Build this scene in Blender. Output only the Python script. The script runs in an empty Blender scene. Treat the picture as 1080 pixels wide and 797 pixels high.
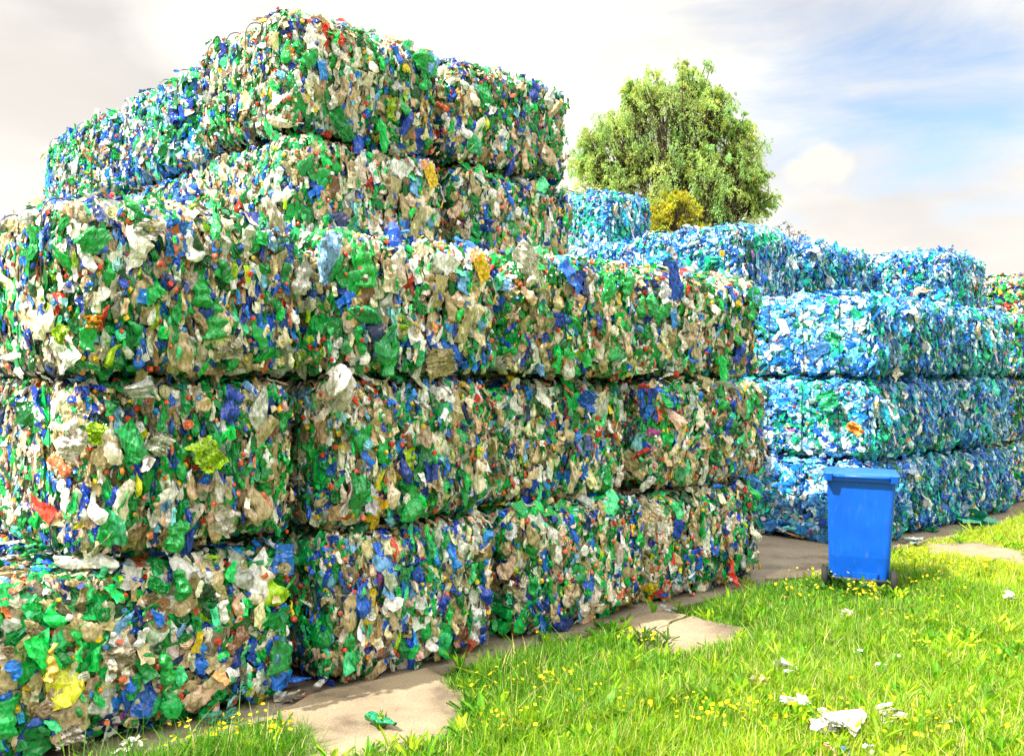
import bpy, math
import numpy as np
from mathutils import Vector, Matrix

C = bpy.context.scene.collection
R = math.radians
rng = np.random.default_rng(7)

# ------------------------------------------------------------------ layout
# Wall frame: t runs along the long face of the stacks, s runs into them.
EYE = 1.8
P0 = np.array([-1.128, 5.37])
ANG = R(43.5)
LD = np.array([math.cos(ANG), math.sin(ANG)])
SD = np.array([-math.sin(ANG), math.cos(ANG)])
BH = 0.9

def W(t, s, z=0.0):
    p = P0 + t * LD + s * SD
    return (float(p[0]), float(p[1]), float(z))

def to_ts(x, y):
    dx = np.asarray(x) - P0[0]; dy = np.asarray(y) - P0[1]
    return dx * LD[0] + dy * LD[1], dx * SD[0] + dy * SD[1]

# survey helpers: where a sight line meets the ground or a stack face
def on_ground(px, py, z=0.0):
    d = (EYE - z) * 1000.0 / (py - 400.0)
    return ((px - 540) / 1000.0 * d, d, z)

def on_front(px, py, s):
    k = (px - 540) / 1000.0
    q = P0 + s * SD
    t = (k * q[1] - q[0]) / (LD[0] - k * LD[1])
    p = q + t * LD
    return t, s, EYE - (py - 400) / 1000.0 * p[1]

def on_left(px, py, t):
    k = (px - 540) / 1000.0
    q = P0 + t * LD
    s = (k * q[1] - q[0]) / (SD[0] - k * SD[1])
    p = q + s * SD
    return t, s, EYE - (py - 400) / 1000.0 * p[1]

# ------------------------------------------------------------------ tagging
def tag(o, label=None, cat=None, group=None, kind=None):
    if label: o['label'] = label
    if cat: o['category'] = cat
    if group: o['group'] = group
    if kind: o['kind'] = kind
    return o

def empty(name, loc, rz=0.0):
    o = bpy.data.objects.new(name, None)
    o.empty_display_size = 0.1
    C.objects.link(o); o.location = loc; o.rotation_euler = (0, 0, rz)
    return o

def link(name, me, parent=None, loc=None, rot=None):
    o = bpy.data.objects.new(name, me)
    C.objects.link(o)
    if parent is not None: o.parent = parent
    if loc is not None: o.location = loc
    if rot is not None: o.rotation_euler = rot
    return o

# ------------------------------------------------------------------ numpy meshes
def mesh_np(name, V, F, mat, col=None, smooth=False):
    """V (n,3), F (m,4) quads, col (n,4) base colour per vertex (alpha = clearness)."""
    me = bpy.data.meshes.new(name)
    n, m = len(V), len(F)
    me.vertices.add(n); me.vertices.foreach_set('co', np.ascontiguousarray(V, dtype=np.float32).ravel())
    me.loops.add(m * 4); me.loops.foreach_set('vertex_index', np.ascontiguousarray(F, dtype=np.int32).ravel())
    me.polygons.add(m)
    me.polygons.foreach_set('loop_start', np.arange(0, m * 4, 4, dtype=np.int32))
    try: me.polygons.foreach_set('loop_total', np.full(m, 4, dtype=np.int32))
    except Exception: pass
    me.polygons.foreach_set('use_smooth', np.full(m, smooth, dtype=bool))
    me.update(calc_edges=True)
    if col is not None:
        a = me.color_attributes.new('Col', 'FLOAT_COLOR', 'POINT')
        a.data.foreach_set('color', np.ascontiguousarray(col, dtype=np.float32).ravel())
    me.materials.append(mat)
    me.validate(verbose=False)
    return me

def grid_faces(nu, nv, wrap=False):
    """faces of a grid of nv rows with nu verts each"""
    f = []
    for j in range(nv - 1):
        for i in range(nu if wrap else nu - 1):
            a = j * nu + i; b = j * nu + (i + 1) % nu
            f.append((a, b, b + nu, a + nu))
    return np.array(f, dtype=np.int64)

def wob(P, r, f, n=4):
    """smooth random field on points: a sum of sines"""
    v = np.zeros(len(P))
    for k in range(n):
        d = r.normal(size=3); d /= np.linalg.norm(d)
        v += np.sin(P @ d * f * (0.7 + 0.8 * r.random()) + r.random() * 6.28)
    return v / n

class NB:
    """collects numpy pieces into one mesh"""
    def __init__(s): s.V = []; s.F = []; s.K = []; s.n = 0
    def add(s, V, F, col=None):
        s.V.append(V); s.F.append(F + s.n); s.n += len(V)
        if col is not None:
            col = np.asarray(col, float)
            if col.ndim == 1: col = np.tile(col, (len(V), 1))
            s.K.append(col)
    def many(s, SV, SF, M, T, cols):
        """n copies of a shape: M (n,3,3), T (n,3), cols (n,4)"""
        n, k = len(M), len(SV)
        if n == 0: return
        V = np.einsum('nij,kj->nki', M, SV) + T[:, None, :]
        F = SF[None] + (np.arange(n) * k)[:, None, None]
        s.V.append(V.reshape(-1, 3)); s.F.append(F.reshape(-1, 4) + s.n); s.n += n * k
        s.K.append(np.repeat(cols, k, axis=0))
    def mesh(s, name, mat, smooth=False):
        return mesh_np(name, np.concatenate(s.V), np.concatenate(s.F), mat,
                       np.concatenate(s.K) if s.K else None, smooth)

# ------------------------------------------------------------------ crumpled plastic shapes (unit length along z, y = outwards)
def bottle_shape(r, nu=6, nv=7, crumple=1.0):
    arc = R(118)
    u = np.linspace(-arc, arc, nu); v = np.linspace(0, 1, nv)
    U, Vv = np.meshgrid(u, v)
    w = r.uniform(.17, .30); th = r.uniform(.06, .14)
    prof = np.ones(nv)
    if r.random() < .6:
        prof = np.interp(v, [0, .04, .55, .78, .88, 1], [.55, 1, 1, .55, .26, .24])
    else:
        prof = np.interp(v, [0, .08, .9, 1], [.5, 1, .95, .4])
    prof = prof * (1 + .16 * np.sin(v * r.uniform(7, 18) + r.random() * 6))
    if nv > 12: prof = prof * (1 + .05 * np.sin(v * 44))
    pr = prof[:, None]
    x = np.sin(U) * w * pr
    y = np.cos(U) * th * pr
    z = Vv - .5
    x = x + .10 * np.sin(z * r.uniform(2, 6) + r.random() * 6)
    y = y + .05 * np.sin(z * r.uniform(3, 9) + r.random() * 6)
    P = np.stack([x, y, z], -1).reshape(-1, 3)
    a = r.uniform(0, 3.14, 3)
    fold = sum(np.abs(np.sin(P[:, 0] * math.cos(q) * 13 + P[:, 2] * math.sin(q) * 11 + q * 7)) for q in a) / 3
    P[:, 1] += (fold - .5) * .13 * crumple
    P += r.normal(size=P.shape) * .016 * crumple * (8 / nv) ** .5
    return P, grid_faces(nu, nv)

def sheet_shape(r, nu=5, nv=6, crumple=1.0):
    u = np.linspace(-.3, .3, nu); v = np.linspace(-.5, .5, nv)
    U, Vv = np.meshgrid(u, v)
    P = np.stack([U, np.zeros_like(U), Vv], -1).reshape(-1, 3)
    P[:, 0] *= 1 + .5 * wob(P, r, 5)
    P[:, 2] *= 1 + .2 * wob(P, r, 6)
    P[:, 1] = .12 * wob(P, r, 11, 3) + .07 * np.abs(wob(P, r, 22, 3)) * crumple
    P += r.normal(size=P.shape) * .022
    return P, grid_faces(nu, nv)

def disc_shape(r, n=9):
    rad = np.array([.5, .42, .26, .2, .05]); dep = np.array([-.12, .06, .0, .07, .03])
    a = np.linspace(0, 2 * math.pi, n, endpoint=False)
    P = np.array([[rr * math.cos(q) * .8, d, rr * math.sin(q) * .8] for rr, d in zip(rad, dep) for q in a])
    P += r.normal(size=P.shape) * .02
    return P, grid_faces(n, 5, True)

def cap_shape(n=10):
    rad = [.5, .5, .42, .02]; dep = [-.25, .32, .4, .4]
    a = np.linspace(0, 2 * math.pi, n, endpoint=False)
    P = np.array([[rr * math.cos(q), d, rr * math.sin(q)] for rr, d in zip(rad, dep) for q in a])
    return P, grid_faces(n, 4, True)

sr = np.random.default_rng(11)
SHAPES = [bottle_shape(sr) for _ in range(22)] + [sheet_shape(sr) for _ in range(11)] + [disc_shape(sr) for _ in range(3)]
CAP = cap_shape()

# ------------------------------------------------------------------ materials
def new_mat(name):
    m = bpy.data.materials.new(name); m.use_nodes = True
    nt = m.node_tree; b = nt.nodes['Principled BSDF']
    return m, nt, b

def N(nt, kind, **kw):
    n = nt.nodes.new(kind)
    for k, v in kw.items():
        if k in n.inputs: n.inputs[k].default_value = v
        else: setattr(n, k, v)
    return n

def mixcol(nt, a, b, fac, blend='MIX'):
    n = nt.nodes.new('ShaderNodeMix'); n.data_type = 'RGBA'; n.blend_type = blend
    for i, v in ((0, fac), (6, a), (7, b)):
        if isinstance(v, bpy.types.NodeSocket): nt.links.new(v, n.inputs[i])
        else: n.inputs[i].default_value = v if i == 0 else ((*v, 1) if len(v) == 3 else v)
    return n.outputs[2]

def ramp(nt, fac, pts):
    n = nt.nodes.new('ShaderNodeValToRGB'); nt.links.new(fac, n.inputs[0])
    e = n.color_ramp.elements
    while len(e) < len(pts): e.new(.5)
    for k, (p, c) in enumerate(pts):
        e[k].position = p; e[k].color = (*c, 1) if len(c) == 3 else c
    return n.outputs[0]

def plastic_mat(name='crumpled_plastic', bump=1.0):
    m, nt, b = new_mat(name)
    at = N(nt, 'ShaderNodeAttribute', attribute_name='Col')
    tc = N(nt, 'ShaderNodeTexCoord')
    n1 = N(nt, 'ShaderNodeTexNoise', Scale=52.0, Detail=2.0, Roughness=.6)
    m0 = N(nt, 'ShaderNodeMapping'); m0.inputs['Scale'].default_value = (1, 1, .40); nt.links.new(tc.outputs['Object'], m0.inputs[0])
    nt.links.new(m0.outputs[0], n1.inputs['Vector'])
    # grime and print, plus see-through darks and highlights painted into the colour
    v = ramp(nt, n1.outputs['Fac'], [(.28, (.42, .40, .37)), (.44, (1, 1, 1)), (.64, (1.4, 1.4, 1.4))])
    base = mixcol(nt, at.outputs['Color'], v, 1.0, 'MULTIPLY')
    nt.links.new(base, b.inputs['Base Color'])
    b.inputs['Roughness'].default_value = .20
    b.inputs['Specular IOR Level'].default_value = .75
    mp = N(nt, 'ShaderNodeMapping'); mp.inputs['Scale'].default_value = (1, 1, .42)
    nt.links.new(tc.outputs['Object'], mp.inputs[0])
    vo = N(nt, 'ShaderNodeTexVoronoi', Scale=58.0, feature='F1')
    nt.links.new(mp.outputs[0], vo.inputs['Vector'])
    bp = N(nt, 'ShaderNodeBump', Strength=.62 * bump, Distance=.012)
    nt.links.new(vo.outputs['Distance'], bp.inputs['Height'])
    nt.links.new(bp.outputs[0], b.inputs['Normal'])
    tr = N(nt, 'ShaderNodeBsdfTranslucent')
    nt.links.new(base, tr.inputs['Color']); nt.links.new(bp.outputs[0], tr.inputs['Normal'])
    mx = N(nt, 'ShaderNodeMixShader')
    mul = N(nt, 'ShaderNodeMath', operation='MULTIPLY'); mul.inputs[1].default_value = .20
    nt.links.new(at.outputs['Alpha'], mul.inputs[0]); nt.links.new(mul.outputs[0], mx.inputs[0])
    nt.links.new(b.outputs[0], mx.inputs[1]); nt.links.new(tr.outputs[0], mx.inputs[2])
    nt.links.new(mx.outputs[0], nt.nodes['Material Output'].inputs[0])
    return m

M_PLASTIC = plastic_mat()

def simple(name, col, rough=.6, spec=.3, noise=None, bump=0.0, nscale=20):
    m, nt, b = new_mat(name)
    b.inputs['Roughness'].default_value = rough
    b.inputs['Specular IOR Level'].default_value = spec
    tc = N(nt, 'ShaderNodeTexCoord')
    n1 = N(nt, 'ShaderNodeTexNoise', Scale=float(nscale), Detail=5.0)
    nt.links.new(tc.outputs['Object'], n1.inputs['Vector'])
    c2 = noise or tuple(x * .75 for x in col)
    nt.links.new(ramp(nt, n1.outputs['Fac'], [(.35, c2), (.65, col)]), b.inputs['Base Color'])
    if bump:
        bp = N(nt, 'ShaderNodeBump', Strength=bump, Distance=.01)
        nt.links.new(n1.outputs['Fac'], bp.inputs['Height']); nt.links.new(bp.outputs[0], b.inputs['Normal'])
    return m

M_CORE = simple('dark_gap_shade_core', (.035, .04, .035), .8)  # near-black tone standing in for the shade between bits
M_WIRE = simple('dark_steel_wire', (.03, .03, .032), .5, .5)

# ------------------------------------------------------------------ palettes (linear base colours)
def pal(items):
    w = np.array([i[0] for i in items], float); c = np.array([i[1] for i in items], float)
    return w / w.sum(), c
MIXED = pal([
    (18, (.004, .400, .070, .8)), (10, (.003, .250, .045, .8)), (6, (.004, .110, .028, .7)), (5, (.05, .60, .22, .9)),
    (13, (.62, .49, .28, .7)), (10, (.46, .36, .19, .7)), (13, (.80, .72, .56, .5)), (3, (.26, .20, .10, .6)),
    (6, (.52, .55, .48, .8)), (6, (.006, .050, .42, .5)), (6, (.010, .15, .74, .6)), (3, (.16, .42, .80, .8)),
    (2, (.008, .03, .14, .5)), (1.1, (.40, .70, .010, .7)), (1.6, (.82, .20, .08, .3)), (.8, (.66, .04, .02, .2)),
    (1.3, (.84, .56, .02, .3)), (3, (.80, .54, .38, .4)), (6, (.82, .81, .74, .3)), (1.6, (.16, .08, .03, .3)), (.15, (.32, .06, .28, .3))])
MIXBLUE = pal([
    (16, (.004, .400, .080, .8)), (7, (.003, .250, .060, .8)), (5, (.05, .60, .26, .9)),
    (8, (.62, .50, .30, .7)), (10, (.78, .74, .62, .5)), (8, (.52, .60, .60, .8)), (12, (.006, .070, .50, .5)), (14, (.010, .18, .78, .6)), (8, (.16, .44, .84, .8)),
    (.8, (.40, .70, .010, .7)), (1, (.82, .20, .08, .3)), (1, (.84, .56, .02, .3)), (8, (.82, .82, .80, .3))])
BLUE = pal([
    (17, (.07, .32, .78, .9)), (17, (.012, .18, .68, .9)), (11, (.26, .52, .84, .9)), (6, (.005, .08, .46, .7)),
    (10, (.46, .66, .84, .7)), (6, (.82, .83, .84, .4)), (11, (.01, .44, .24, .8)), (5, (.008, .20, .10, .7)),
    (9, (.02, .38, .52, .9)), (.9, (.68, .52, .36, .4)), (.5, (.68, .15, .06, .2)), (.5, (.72, .5, .06, .3)), (1, (.16, .26, .22, .5)), (.2, (.35, .10, .45, .3))])
CAPS = pal([(9, (.62, .045, .02, 0)), (4, (.70, .14, .06, 0)), (4, (.75, .50, .02, 0)), (4, (.01, .05, .38, 0)), (3, (.7, .7, .66, 0)),
            (2, (.02, .20, .50, 0)), (2, (.01, .25, .06, 0)), (1, (.75, .26, .02, 0))])

# ------------------------------------------------------------------ a pressed bale
def bale_surface(a, b, c, face, u, v, r):
    """u,v in -1..1 on a face -> point and normal on a bulging, rounded box (origin at base centre)"""
    hd = np.array([a, b, c / 2])
    ax, sg = face
    o = [i for i in range(3) if i != ax]
    P = np.zeros((len(u), 3)); P[:, ax] = sg * hd[ax]; P[:, o[0]] = u * hd[o[0]]; P[:, o[1]] = v * hd[o[1]]
    rad = .155
    Q = np.clip(P, -(hd - rad), hd - rad)
    D = P - Q; n = D / (np.linalg.norm(D, axis=1)[:, None] + 1e-9)
    P = Q + n * rad
    return P, n

def make_bale_mesh(seed, palette, a=.765, b=.74, c=.852, dens=1650, near=True, blue=False):
    r = np.random.default_rng(seed)
    faces = {(1, -1): 1.0, (0, -1): 1.0, (2, 1): .55, (0, 1): .4, (1, 1): .2, (2, -1): .12}
    hd = np.array([a, b, c / 2])
    ph = np.random.default_rng(seed + 500)
    def relief(P, q=0):
        rr = np.random.default_rng(seed + 900)
        return .022 * wob(P, rr, 5, 4) + .022 * wob(P, rr, 13, 5)
    bits = NB(); caps = NB()
    w, cols = palette
    allP = []; allN = []; allAx = []
    for f, dm in faces.items():
        ax, sg = f
        o = [i for i in range(3) if i != ax]
        area = 4 * hd[o[0]] * hd[o[1]]
        n = int(area * dens * dm)
        u = r.uniform(-1, 1, n); v = r.uniform(-1, 1, n)
        P, nn = bale_surface(a, b, c, f, u, v, r)
        bulge = (1 - u ** 2) * (1 - v ** 2)
        P = P + nn * (.040 * bulge + relief(P) - .037)[:, None]
        allP.append(P); allN.append(nn); allAx.append(np.full(n, ax))
    P = np.concatenate(allP); nn = np.concatenate(allN); AX = np.concatenate(allAx)
    n = len(P)
    P = P + nn * (r.normal(size=n) * .032 - .006)[:, None]
    # orientation: long axis mostly upright on the sides (pressed lengthways), random on top
    up = np.tile([0, 0, 1.0], (n, 1))
    tan = r.normal(size=(n, 3))
    steep = (np.abs(nn[:, 2]) < .75)
    spread = np.where(AX == 0, .9, .30)
    lz = np.where(steep[:, None], up + r.normal(size=(n, 3)) * spread[:, None], tan)
    oy = nn + r.normal(size=(n, 3)) * .24
    loose = r.random(n) < .035
    oy[loose] += r.normal(size=(loose.sum(), 3)) * .9
    P[loose] += nn[loose] * .028
    oy /= np.linalg.norm(oy, axis=1)[:, None]
    lz = lz - (lz * oy).sum(1)[:, None] * oy
    lz /= np.linalg.norm(lz, axis=1)[:, None] + 1e-9
    lx = np.cross(oy, lz)
    length = np.exp(r.normal(-2.48, .46, n)).clip(.035, .25)
    if blue: length *= .92
    wide = r.uniform(.55, 1.2, n)
    sid = r.integers(0, len(SHAPES), n)
    edge_x = np.abs(P[:, 0]) > a - .09
    length[edge_x & (AX != 0)] = np.minimum(length[edge_x & (AX != 0)], .075)
    isdisc = sid >= len(SHAPES) - 3
    length[isdisc] = r.uniform(.07, .10, isdisc.sum()); wide[isdisc] = 1
    # colour: patches of one kind of bottle
    base_w = np.tile(w, (n, 1))
    for k in range(len(w)):
        base_w[:, k] *= np.exp(1.5 * wob(P, ph, 9, 3))
        base_w[:, k] *= math.exp(ph.normal(0, .22))
    base_w /= base_w.sum(1)[:, None]
    cum = base_w.cumsum(1); ci = (r.random(n)[:, None] > cum).sum(1).clip(0, len(w) - 1)
    col = cols[ci].copy()
    col[:, :3] *= np.exp(r.normal(.05, .36, n))[:, None]
    col[:, :3] *= np.exp(r.normal(0, .07, (n, 3)))
    col[:, :3] = col[:, :3].clip(0, .82)
    M = np.stack([lx * (length * wide)[:, None], oy * length[:, None], lz * length[:, None]], axis=2)
    for k, (SV, SF) in enumerate(SHAPES):
        q = sid == k
        bits.many(SV, SF, M[q], P[q], col[q])
    # dark core: near-black colour put in so gaps between bits read as shade
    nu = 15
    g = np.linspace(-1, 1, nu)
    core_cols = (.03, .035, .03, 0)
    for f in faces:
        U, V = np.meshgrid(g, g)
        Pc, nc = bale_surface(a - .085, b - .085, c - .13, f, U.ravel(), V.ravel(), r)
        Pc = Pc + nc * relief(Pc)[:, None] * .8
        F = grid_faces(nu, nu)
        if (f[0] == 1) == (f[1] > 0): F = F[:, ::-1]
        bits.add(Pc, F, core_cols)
    # caps
    m = int(n * (.03 if blue else .085))
    q = r.choice(n, m, replace=False)
    w2, c2 = CAPS
    cc = c2[r.choice(len(w2), m, p=w2)]
    if blue:
        bl = r.random(m) < .6; cc[bl] = (.01, .08, .42, 0)
    oy = nn[q] + r.normal(size=(m, 3)) * .6; oy /= np.linalg.norm(oy, axis=1)[:, None]
    lx = np.cross(oy, r.normal(size=(m, 3))); lx /= np.linalg.norm(lx, axis=1)[:, None]
    lz = np.cross(lx, oy)
    s = r.uniform(.019, .034, m)[:, None]
    caps.many(*CAP, np.stack([lx * s, oy * s, lz * s], axis=2), P[q] + nn[q] * .022, cc)
    for B in (bits, caps):
        for k in range(len(B.V)): B.V[k][:, 2] += c / 2
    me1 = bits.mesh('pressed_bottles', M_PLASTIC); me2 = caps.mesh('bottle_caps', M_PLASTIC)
    # large single bottles that stand out of the pressed face
    big = []
    if near:
        for k in range(14):
            nb = NB()
            isb = r.random() < .75
            SV, SF = (bottle_shape(r, 15, 22, .55) if isb else sheet_shape(r, 12, 16))
            L = r.uniform(.13, .23)
            kp = None
            if isb:
                tip = SV[-15:].mean(0)
                CV = CAP[0] @ np.array(Matrix.Rotation(R(90), 3, 'X')).T * (.032 / L)
                kp = CV + tip + np.array([0, 0, .02])
                SV = np.concatenate([SV, kp]); 
            V = SV * L * np.array([1.1, .9, 1])
            tilt = Matrix.Rotation(r.normal(0, .5), 3, 'Y') @ Matrix.Rotation(r.normal(0, .15), 3, 'X')
            V = V @ np.array(tilt).T
            V[:, 1] *= -1; SF = SF[:, ::-1]
            px = r.uniform(-.85, .85) * a; pz = r.uniform(.14, .86) * c
            V += np.array([px, -b - .035, pz])
            cw = w.copy(); ccol = cols[r.choice(len(cw), p=cw)]
            if kp is not None:
                m_ = len(V) - len(kp)
                nb.add(V[:m_], SF, ccol); nb.add(V[m_:], CAP[1][:, ::-1], CAPS[1][r.choice(len(CAPS[0]), p=CAPS[0])])
            else: nb.add(V, SF, ccol)
            big.append(nb.mesh('crushed_bottle', M_PLASTIC, True))
    # baling wires: loops round the ends, top and bottom
    wires = []
    for yy in np.linspace(-.68, .68, 4) * b:
        aa, cc_ = a + .038, c + .012
        pts = []
        rad = .10
        for cx, cz, a0 in ((aa - rad, cc_ - rad, 0), (-aa + rad, cc_ - rad, 90), (-aa + rad, rad - .012, 180), (aa - rad, rad - .012, 270)):
            for q in range(0, 91, 18):
                pts.append((cx + rad * math.cos(R(a0 + q)), cz + rad * math.sin(R(a0 + q))))
        pts = np.array(pts); V = []
        for i, (x, z) in enumerate(pts):
            d = pts[(i + 1) % len(pts)] - pts[i - 1]; d /= np.linalg.norm(d)
            nx, nz = d[1], -d[0]
            w_ = .0040; y_ = yy + .006 * math.sin(i * 2.1 + seed)
            V += [(x + nx * w_, y_, z + nz * w_), (x, y_ + w_, z), (x - nx * w_, y_, z - nz * w_), (x, y_ - w_, z)]
        V = np.array(V); F = grid_faces(4, len(pts) + 1, True) % len(V)
        wires.append(mesh_np('baling_wire', V, F, M_WIRE))
    return dict(bits=me1, caps=me2, big=big, wires=wires, dims=(a * 2 + .0, b * 2, c))

GREEN_V = [make_bale_mesh(100 + k, MIXED) for k in range(12)]
TEAL_V = [make_bale_mesh(200 + k, MIXBLUE, near=False) for k in range(3)]
BLUE_V = [make_bale_mesh(300 + k, BLUE, blue=True, near=False, dens=1350) for k in range(6)]

def place_bale(var, t0, t1, s0, level, label, group, depth=1.5, dz=0.0, rz=0.0, big=True, wires=True, zs=None, tilt=0.0):
    """a bale from t0 to t1 along the wall, its front face at s0, standing on layer `level`"""
    w, d, h = var['dims']
    g = math.fmod(level * 7.3 + t0 * 3.1, 1.0)
    loc = W((t0 + t1) / 2, s0 + depth / 2, level * BH + dz + .008)
    e = empty('plastic_bale', loc, ANG + R(rz))
    e.scale = ((t1 - t0 - .15) / w, depth / d, zs or (1 + .022 * math.sin(t0 * 5.3 + level * 2.1 + s0 * 3)))
    if tilt: e.rotation_euler = (R(tilt), 0, ANG + R(rz))
    tag(e, label, 'bale', group)
    tag(link('pressed_bottles', var['bits'], e), kind='stuff')
    tag(link('bottle_caps', var['caps'], e), kind='stuff')
    if wires:
        for m in var['wires']: link('baling_wire', m, e)
    if big:
        for m in var['big']: link('crushed_bottle', m, e)
    return e

BALES = {}
ordinal = ['first', 'second', 'third', 'fourth', 'fifth', 'sixth']
cols_t = [(-1.415, 0.0), (0.02, 1.47), (1.49, 2.98), (3.0, 4.62)]
lay = ['bottom layer', 'middle layer', 'top layer']
jr = np.random.default_rng(3)
G1 = 'mixed colour bottle bales of the long front wall'
front_labels = {
 (0, 0): 'mixed bottle bale at the bottom left corner of the wall, yellow flowers along its foot',
 (0, 1): 'mixed bottle bale at the bottom of the wall beside the large pale concrete slab',
 (0, 2): 'green and beige bottle bale at the bottom of the wall, third from the left corner',
 (0, 3): 'bottom bale at the far right end of the mixed wall, nearest the blue bin',
 (1, 0): 'mixed bottle bale with a lime green bottle, middle layer at the left corner',
 (1, 1): 'middle layer bale with a big white crushed bottle at its upper left corner',
 (1, 2): 'mixed bottle bale in the middle layer of the wall, second from its right end',
 (1, 3): 'middle layer bale at the far right end of the mixed front wall',
 (2, 0): 'mixed bottle bale with upright blue film, top of the wall at the left corner',
 (2, 1): 'mixed bottle bale with large emerald bottles, second from the left in the wall top layer',
 (2, 2): 'mixed bottle bale in the wall top layer, third from the left corner',
 (2, 3): 'mixed bottle bale at the far right end of the wall top layer'}
k = 0
for lv in range(3):
    for ci, (a0, a1) in enumerate(cols_t):
        off = jr.normal(0, .018, 2)
        s0 = float(jr.normal(0, .035)) - (.03 if lv == 0 else 0)
        if (lv, ci) in ((2, 1), (1, 2), (2, 3)): s0 += .045
        if lv == 0: s0 = -.02 - .01 * ci + (.06 if ci == 0 else 0)
        b0 = a0 + off[0]; b1 = a1 + off[1]
        if ci == 3: b1 = {0: 4.62, 1: 4.80, 2: 4.92}[lv]
        if (lv, ci) == (0, 0): b1 += .07
        if ci == 0: b0 = {0: -1.95, 1: -1.36, 2: -1.42}[lv]
        BALES[lv, ci] = place_bale(GREEN_V[k % 12], b0, b1, s0, lv, front_labels[lv, ci], G1, rz=float(jr.normal(0, 1.0)) * (.15 if (lv, ci) == (0, 0) else 1))
        k += 1

# ---- upper tier, set back one bale
G2 = 'mixed colour bottle bales of the upper tier'
up_cols = [(.69, 2.31), (2.34, 3.93)]
upl = {(3, 0): 'mixed bottle bale of the upper tier lower layer, below the peak bale',
       (3, 1): 'lower right bale of the upper tier, resting on the front wall',
       (4, 0): 'highest bale of the pile, its front at the left corner of the upper tier',
       (4, 1): 'top right bale of the upper tier with loose red caps along its edge'}
for lv in (3, 4):
    for ci, (a0, a1) in enumerate(up_cols):
        BALES[lv, ci] = place_bale(GREEN_V[(3 + lv * 2 + ci * 5) % 12], a0, a1, 1.57 + (.05 if lv == 4 else 0), lv, upl[lv, ci], G2,
                                   depth=1.45, rz=float(jr.normal(0, .8)), dz=.01 + (.065 if lv == 4 else 0), zs=1.06, tilt=1.5 if (lv, ci) == (4, 0) else 0)
side = {(3, 1): 'lower layer bale on the lit left side of the upper tier, behind the front one',
        (3, 2): 'lower layer bale at the far back end of the upper tier left side',
        (4, 1): 'top layer bale behind the peak bale on the lit left side of the upper tier',
        (4, 2): 'top layer bale at the back end of the upper tier, against the sky'}
for lv in (3, 4):
    for q in (1, 2):
        s0 = (0, 3.08, 4.80)[q]
        place_bale(TEAL_V[(lv + q) % 3], (0, .66, .58)[q], 2.2, s0, lv, side[lv, q], G2, depth=(0, 1.66, 1.95)[q],
                   rz=float(jr.normal(0, 1.5)), dz=((0, .0, -.05)[q] if lv == 4 else 0), zs=1.03)
# bales inside the pile that carry the upper tier
HID = 'mixed bottle bale inside the pile, hidden behind the long front wall'
GH = 'hidden bales that carry the upper tier'
for lv in range(3):
    for q in range(3):
        for ci, (a0, a1) in enumerate([(.55, 2.25), (2.3, 3.95)] if q else [(-1.0, .6), (.65, 2.25), (2.3, 3.95)]):
            place_bale(GREEN_V[(lv + q * 3 + ci * 2) % 12], a0, a1, 1.56 + q * 1.5, lv, HID, GH, depth=1.47, big=False, wires=False)
for lv in (3, 4):
    for q in (1, 2):
        place_bale(GREEN_V[(lv + q) % 12], 2.25, 3.85, 1.6 + 1.5 * q, lv, HID, GH, depth=1.47, big=False, wires=False)

# ---- blue stack beyond the passage
G3 = 'blue bottle bales of the far stack'
bcol = [(6.66, 7.62), (7.70, 9.32), (9.36, 10.88)]
bl = {(0, 0): 'blue bottle bale on the ground behind the wheelie bin, its left part in shade',
      (1, 0): 'blue bottle bale with an orange scrap, middle layer right above the wheelie bin',
      (2, 0): 'pale blue bottle bale, front left corner of the blue stack lower block top layer',
      (0, 1): 'blue bottle bale at the bottom of the blue stack, just right of the wheelie bin',
      (1, 1): 'blue bottle bale in the middle layer, second from the blue stack left corner',
      (2, 1): 'blue bottle bale in the block top layer, second from the blue stack left corner',
      (0, 2): 'blue bottle bale on the ground with green film lying at its foot',
      (1, 2): 'blue bottle bale in the middle layer, third from the blue stack left corner',
      (2, 2): 'blue bottle bale in the block top layer, third from the blue stack left corner'}
for lv in range(3):
    for ci, (a0, a1) in enumerate(bcol):
        o = [.0, .06, -.04][ci] + [-.05, 0, .02][lv]
        e = place_bale(BLUE_V[(lv * 2 + ci * 3 + lv * ci) % 6], a0 + o * .3 - (.12 - .07 * lv if ci == 0 else 0), a1, o * .6, lv, bl[lv, ci], G3,
                       depth=1.9 if ci == 0 else 1.5, rz=float(jr.normal(0, .6)))
        BALES['b', lv, ci] = e
far = ['bottom', 'middle', 'top']
for lv in range(3):
    place_bale(TEAL_V[lv % 3], 11.25, 12.9, .12, lv, 'green and blue bottle bale at the right photo edge, %s layer of its column' % far[lv], G3)
# blue upper layer, set back
bu = [((6.56, 8.1), 1.55, 'blue bottle bale with a pale lit left side, above and behind the block corner'),
      ((8.13, 10.0), 1.5, 'deep blue bale of the upper layer, second from its left end against the sky'),
      ((10.1, 11.8), .62, 'blue green bale at the right end of the upper layer against the sky')]
for i, ((a0, a1), s0, lb) in enumerate(bu):
    place_bale(BLUE_V[(i * 2 + 1) % 6], a0, a1, s0, 3, lb, G3, depth=1.6, rz=float(jr.normal(0, 1)), dz=.02 + (.0, -.02, -.03)[i])
place_bale(BLUE_V[0], 10.05, 11.7, 2.3, 3, 'blue bale between two upper layer bales, only its narrow top showing', G3, depth=1.5, dz=.02)
place_bale(BLUE_V[5], 6.6, 8.1, 3.2, 3, 'pale blue bale with a purple scrap, end of the upper layer beside the tree', G3, depth=1.5)
place_bale(BLUE_V[2], 7.3, 8.5, 4.2, 4, 'lone blue bale standing highest of the blue stack, in front of the tree', G3, depth=1.5)
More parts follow.
